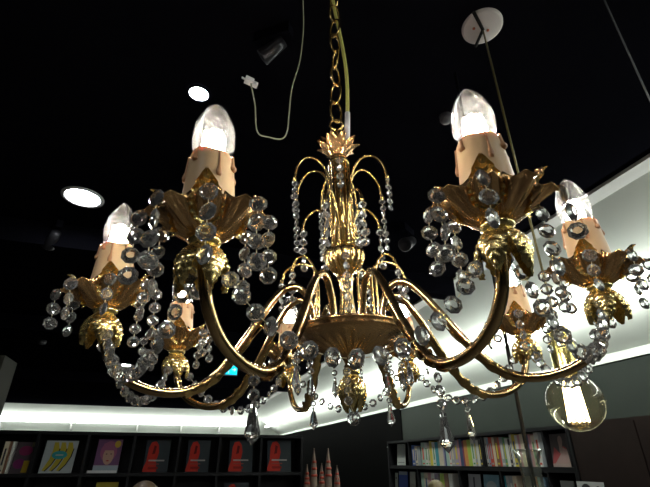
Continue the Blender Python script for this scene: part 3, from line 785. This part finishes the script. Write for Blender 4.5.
p = on_y(86, 472, YF+.03); mb = MB(); mb.box((0, 0, 0), (.26, .02, .022)); tag(mb.build('price_rail', mat('rail_white', (.5, .5, .5), .4), None, None, Vector((p.x+.01, YF+.01, ZM2+.001))), 'short pale strip lying in front of the pink-haired face magazine', 'strip')
for (u0, u1), lab in zip(((142, 168), (185, 209), (228, 253), (267, 292)), ('leftmost of the four on the back shelf top row', 'second from the left on the back shelf top row', 'third from the left on the back shelf top row', 'rightmost of the four on the back shelf top row')):
    o = put_mag(u0, u1-1, 440, 472, 'magazine', DK, red_cover(), 'dark red-figure magazine, '+lab); o['group'] = 'red and black magazines on the back shelf'
o = put_mag(226, 250, 482.5, 508, 'magazine', DK, red_cover(), 'dark magazine with a red figure on the shelf row below the others', ZM2-.40)
put_mag(8, 27.5, 442, 473, 'magazine', (.10, .08, .09), [('ell', (.55, .72, .36, .16), (.30, .03, .12)), ('ell', (.4, .3, .3, .16), (.24, .03, .16)), ((.62, .92, .02, .4), (.55, .38, .03)), ((.8, 1, .85, 1), (.2, .2, .1))], 'magenta and black magazine with a yellow corner at the left end of the back shelf')
put_mag(98, 120, 482, 508, 'magazine', (.5, .4, .05), [((.2, .8, .2, .6), (.1, .1, .1))], 'yellow magazine on the lower back shelf row under the pink-haired face', ZM2-.40)
for u0, u1, c, lab in ((-3, 2, 'cream', 'thin cream book at the left edge of the picture on the back shelf'), (2.4, 4.6, 'brown', 'thin brown book at the left end of the back shelf'), (5, 7.4, 'white', 'thin white book beside the magenta magazine on the back shelf')):
    y = YF+.03; a = on_y(u0, 470, y); b_ = on_y(u1, 470, y); mb = book_mb(.27, b_.x-a.x-.002, .18)
    o = mb.build('book', [book_mat(c), page_m, book_mat('black')], None, (0, 0, PI/2), Vector((b_.x, y, ZM2+.001))); o.rotation_euler = (0, 0, PI/2); o.location = (b_.x, y, ZM2+.001)
    tag(o, lab, 'book')
# covers shown on the right bookcase
def put_mag_x(u0, u1, vt, zb, cover, patches, label, vref=460, X=XF+.05):
    a = on_x(u0, vref, X); b_ = on_x(u1, vref, X); zt = on_x((u0+u1)/2, vt, X).z
    return mag('magazine', Vector((X, a.y, zb+.002)), a.y-b_.y, min(zt-zb, .27), 'x', cover, patches, label, lean=.12)
put_mag_x(552.4, 570, 433.5, ZM, (.13, .12, .12), [((0, 1, 0, .1), (.5, .38, .34)), ('poly', [(.0, .1), (1, .1), (.9, .55), (.72, .62), (.5, .4), (.2, .6)], (.50, .12, .12)), ('poly', [(.15, .1), (1, .1), (.92, .5), (.7, .58), (.5, .35)], (.52, .36, .33)), ('ell', (.6, .78, .13, .16), (.45, .34, .30)), ('poly', [(.5, .4), (.66, .4), (.7, .68), (.5, .68)], (.45, .34, .30))], 'magazine with a pink and red portrait cover on the top right shelf')
put_mag_x(397, 405, 444, ZM, (.55, .58, .54), [((.1, .9, .1, .15), (.3, .32, .3))], 'white booklet facing out in the first bay of the top right shelf')
put_mag_x(394.3, 396.6, 473, levels[1], (.55, .58, .54), [((.2, .8, .7, .8), (.2, .2, .2))], 'narrow white booklet at the far end of the second right shelf', 478)
put_mag_x(398, 406.5, 470.5, levels[1], (.06, .12, .45), [((.0, 1, .85, 1), (.3, .35, .42))], 'blue booklet facing out at the far end of the second right shelf', 478)
put_mag_x(409, 414, 471, levels[1], (.58, .6, .52), [((.1, .9, .1, .5), (.45, .45, .38))], 'white booklet to the right of the blue one on the second right shelf', 478)
put_mag_x(467, 478.5, 472, levels[1], (.5, .52, .55), [((.42, .55, .2, .9), (.1, .1, .12))], 'pale magazine with a dark stripe on the second right shelf', 478)
put_mag_x(482, 497, 474, levels[1], (.25, .45, .55), [('ell', (.5, .6, .35, .2), (.5, .6, .62)), ((.1, .9, .05, .2), (.45, .55, .6))], 'light blue cover standing on the second right shelf', 478)
put_mag_x(558, 571, 481, levels[1], (.55, .58, .56), [((.2, .8, .6, .7), (.1, .1, .1))], 'white cover at the right end of the second shelf, below the portrait magazine', 480)
put_mag_x(574, 600, 482, levels[1], (.5, .52, .5), [('ell', (.35, .8, .18, .15), (.05, .05, .05)), ('ell', (.8, .8, .1, .1), (.05, .05, .05))], 'white cover with black rings in front of the dark cabinet', 480, XF-.09) 
sbox('ledge', (XF-.12, yZ, levels[1]-TH), (XF, yE-.035, levels[1]), CB, shelf_m)

# spire sculpture between the two shelves
sp = on_y(322, 460, 5.05); S = empty('spire_model', (sp.x, 5.05, 0))
tag(S, 'model of slender pale pointed towers with red marks standing between the two shelves', 'sculpture')
spm = mat('mottled_stone', (.20, .145, .11), .6, 0, .5, 14)
rdm = mat('rust_red', (.35, .04, .02), .6)
for (u, vt, wd) in ((314.5, 448, .034), (328.5, 448, .036), (307.5, 464, .030), (322, 463, .030), (337, 465, .030)):
    t_ = on_y(u, vt, 5.05); mb = MB(); x0 = t_.x-sp.x; zt = t_.z; zb = rel(-.36)
    mb.lathe([(wd*1.25, zb), (wd*1.15, zb+(zt-zb)*.3), (wd*.85, zb+(zt-zb)*.62), (wd*.4, zb+(zt-zb)*.85), (wd*.12, zt-.012), (wd*.2, zt-.008), (.001, zt)], 14, 0, lambda a, j, r, z: (r*(1+.08*math.cos(7*a)), z), Matrix.Translation((x0, random.uniform(-.02, .02), 0)))
    tw_ = mb.build('tower', spm, S)
    for q_ in range(3):
        mb = MB()
        zz = zb+(zt-zb)*(.45+.13*q_); mb.lathe([(wd*(1.02-.18*q_), zz), (wd*(1.04-.2*q_), zz+.012), (wd*(.95-.2*q_), zz+.022)], 14, 0, None, Matrix.Translation((x0, 0, 0)))
        mb.build('red_band', rdm, tw_)
mb = MB(); mb.box((-.22, -.08, 0), (.22, .08, rel(-.36))); mb.build('pedestal', shelf_m, S)

# dark column on the far left
tc = on_y(19, 356, 4.3); mb = MB(); mb.box((-2.0, 0, 0), (0, .35, tc.z)); tag(mb.build('partition', mat('olive_dark', (.022, .021, .013), .8, 0, .15, 5), None, None, Vector((tc.x-.10, 4.3, 0))), 'dark olive freestanding partition at the left edge of the picture', 'partition')

# ------------------------------------------------------------------ two people browsing, only their heads reach the frame
def person(u, v, D, hair_c, top_c, leg_c, label, face_dir):
    hp = at_d(u, v, D); ht = hp.z; s = ht/1.72
    root = empty('person', (hp.x, hp.y, 0), face_dir); tag(root, label, 'person')
    J = dict(pel=(0, 0, .95), sp=(0, -.01, 1.12), chs=(0, 0, 1.32), nk=(0, .0, 1.46), hb=(0, .015, 1.54), hc=(0, .01, 1.62), ht=(0, 0, 1.665),
             nose=(0, .098, 1.59), chin=(0, .075, 1.53),
             sl=(.17, 0, 1.40), el=(.22, -.02, 1.13), wl=(.20, .12, .92), hl=(.19, .17, .86), sr=(-.17, 0, 1.40), er=(-.22, -.02, 1.13), wr=(-.17, .16, 1.0), hr=(-.15, .22, .98),
             pl=(.09, 0, .90), kl=(.10, .02, .50), al=(.10, -.02, .09), fl=(.11, .13, .035), pr=(-.09, 0, .90), kr=(-.10, .02, .50), ar=(-.10, -.02, .09), fr=(-.11, .13, .035))
    RD = dict(pel=.13, sp=.115, chs=.125, nk=.052, hb=.065, hc=.088, ht=.06, nose=.016, chin=.035, sl=.06, el=.043, wl=.028, hl=.03, sr=.06, er=.043, wr=.028, hr=.03, pl=.088, kl=.058, al=.038, fl=.035, pr=.088, kr=.058, ar=.038, fr=.035)
    E_ = [('pel', 'sp'), ('sp', 'chs'), ('chs', 'nk'), ('nk', 'hb'), ('hb', 'hc'), ('hc', 'ht'), ('hc', 'nose'), ('hb', 'chin'), ('chs', 'sl'), ('sl', 'el'), ('el', 'wl'), ('wl', 'hl'), ('chs', 'sr'), ('sr', 'er'), ('er', 'wr'), ('wr', 'hr'), ('pel', 'pl'), ('pl', 'kl'), ('kl', 'al'), ('al', 'fl'), ('pel', 'pr'), ('pr', 'kr'), ('kr', 'ar'), ('ar', 'fr')]
    for sd, w_, h_ in ((1, 'wl', 'hl'), (-1, 'wr', 'hr')):      # five fingers on each hand
        W_, H_ = Vector(J[w_]), Vector(J[h_]); dr = (H_-W_).normalized()
        for q_ in range(4):
            n1, n2 = 'f%d%s' % (q_, w_), 'g%d%s' % (q_, w_); off = Vector(((q_-1.5)*.017, 0, .0))
            J[n1] = tuple(H_+off*1.1+dr*.045); J[n2] = tuple(H_+off*1.2+dr*(.075+.008*(q_ in (1, 2)))+Vector((0, .0, -.015)))
            RD[n1] = .009; RD[n2] = .0075; E_ += [(h_, n1), (n1, n2)]
        J['t'+w_] = tuple(H_+Vector((-sd*.04, .01, .015))); RD['t'+w_] = .01; E_.append((h_, 't'+w_))
    names = list(J); me = bpy.data.meshes.new('body'); me.from_pydata([Vector(J[n])*s for n in names], [(names.index(a), names.index(b_)) for a, b_ in E_], [])
    o = bpy.data.objects.new('body', me); COL.objects.link(o)
    sk = o.modifiers.new('skin', 'SKIN'); sub = o.modifiers.new('sub', 'SUBSURF'); sub.levels = 2; sub.render_levels = 2
    for i, n in enumerate(names):
        sv = me.skin_vertices[0].data[i]; sv.radius = (RD[n]*s*(1.25 if n in ('pel', 'sp', 'chs') else 1), RD[n]*s*(.85 if n in ('pel', 'sp', 'chs') else 1)); sv.use_root = (n == 'pel')
    bpy.context.view_layer.update(); dg = bpy.context.evaluated_depsgraph_get()
    m2 = bpy.data.meshes.new_from_object(o.evaluated_get(dg)); bpy.data.objects.remove(o)
    m2.materials.clear()
    skin = mat('skin', (.55, .33, .23), .5)
    for q_ in (skin, mat('cloth_'+top_c, CN[top_c], .8), mat('cloth_'+leg_c, CN[leg_c], .8), blackcord): m2.materials.append(q_)
    for f in m2.polygons:
        f.use_smooth = True; z_ = f.center.z/s
        hand = z_ < 1.03 and f.center.y/s > .14
        f.material_index = 0 if (z_ > 1.47 or hand) else 1 if (z_ > .93 or (abs(f.center.x/s) > .16 and z_ > .8)) else 2 if z_ > .09 else 3
    inst('body', m2, root)
    mb = MB(); Rh = .102*s; cz_ = ht-Rh*1.12
    vs = []
    def hf(a, j, r, z): # hair cap, open at the face
        return (r*(1+.02*math.sin(9*a)), z)
    prof = [(max(.001, Rh*math.sin(t*PI/20)*.92), cz_+Rh*1.12*math.cos(t*PI/20)) for t in range(0, 12)]+[(Rh*.9, cz_-Rh*.5), (Rh*.72, cz_-Rh*.95)]
    mb.lathe(prof, 40, 0, hf, Matrix.Translation((0, -.012*s, 0)), False)
    mb.build('hair', hair_c, root)
    for sx in (-1, 1):
        mb = MB(); mb.lathe([(.001, -.011), (.008, -.008), (.0115, 0), (.008, .008), (.001, .011)], 14, 0, None, Matrix.Translation((sx*.033*s, .082*s, 1.615*s))); mb.build('eye', white_pl, root)
person(146, 480.5, 2.75, mat('hair_brown', (.10, .065, .035), .5, 0, .3, 40), 'navy', 'black', 'person with short brown hair at the bottom left, back turned, facing the display shelf', 0)
person(436, 479.5, 4.45, mat('hair_blond', (.17, .13, .06), .6, 0, .3, 40), 'grey', 'navy', 'person with dark blond hair standing before the right bookcase, back turned', -1.2)
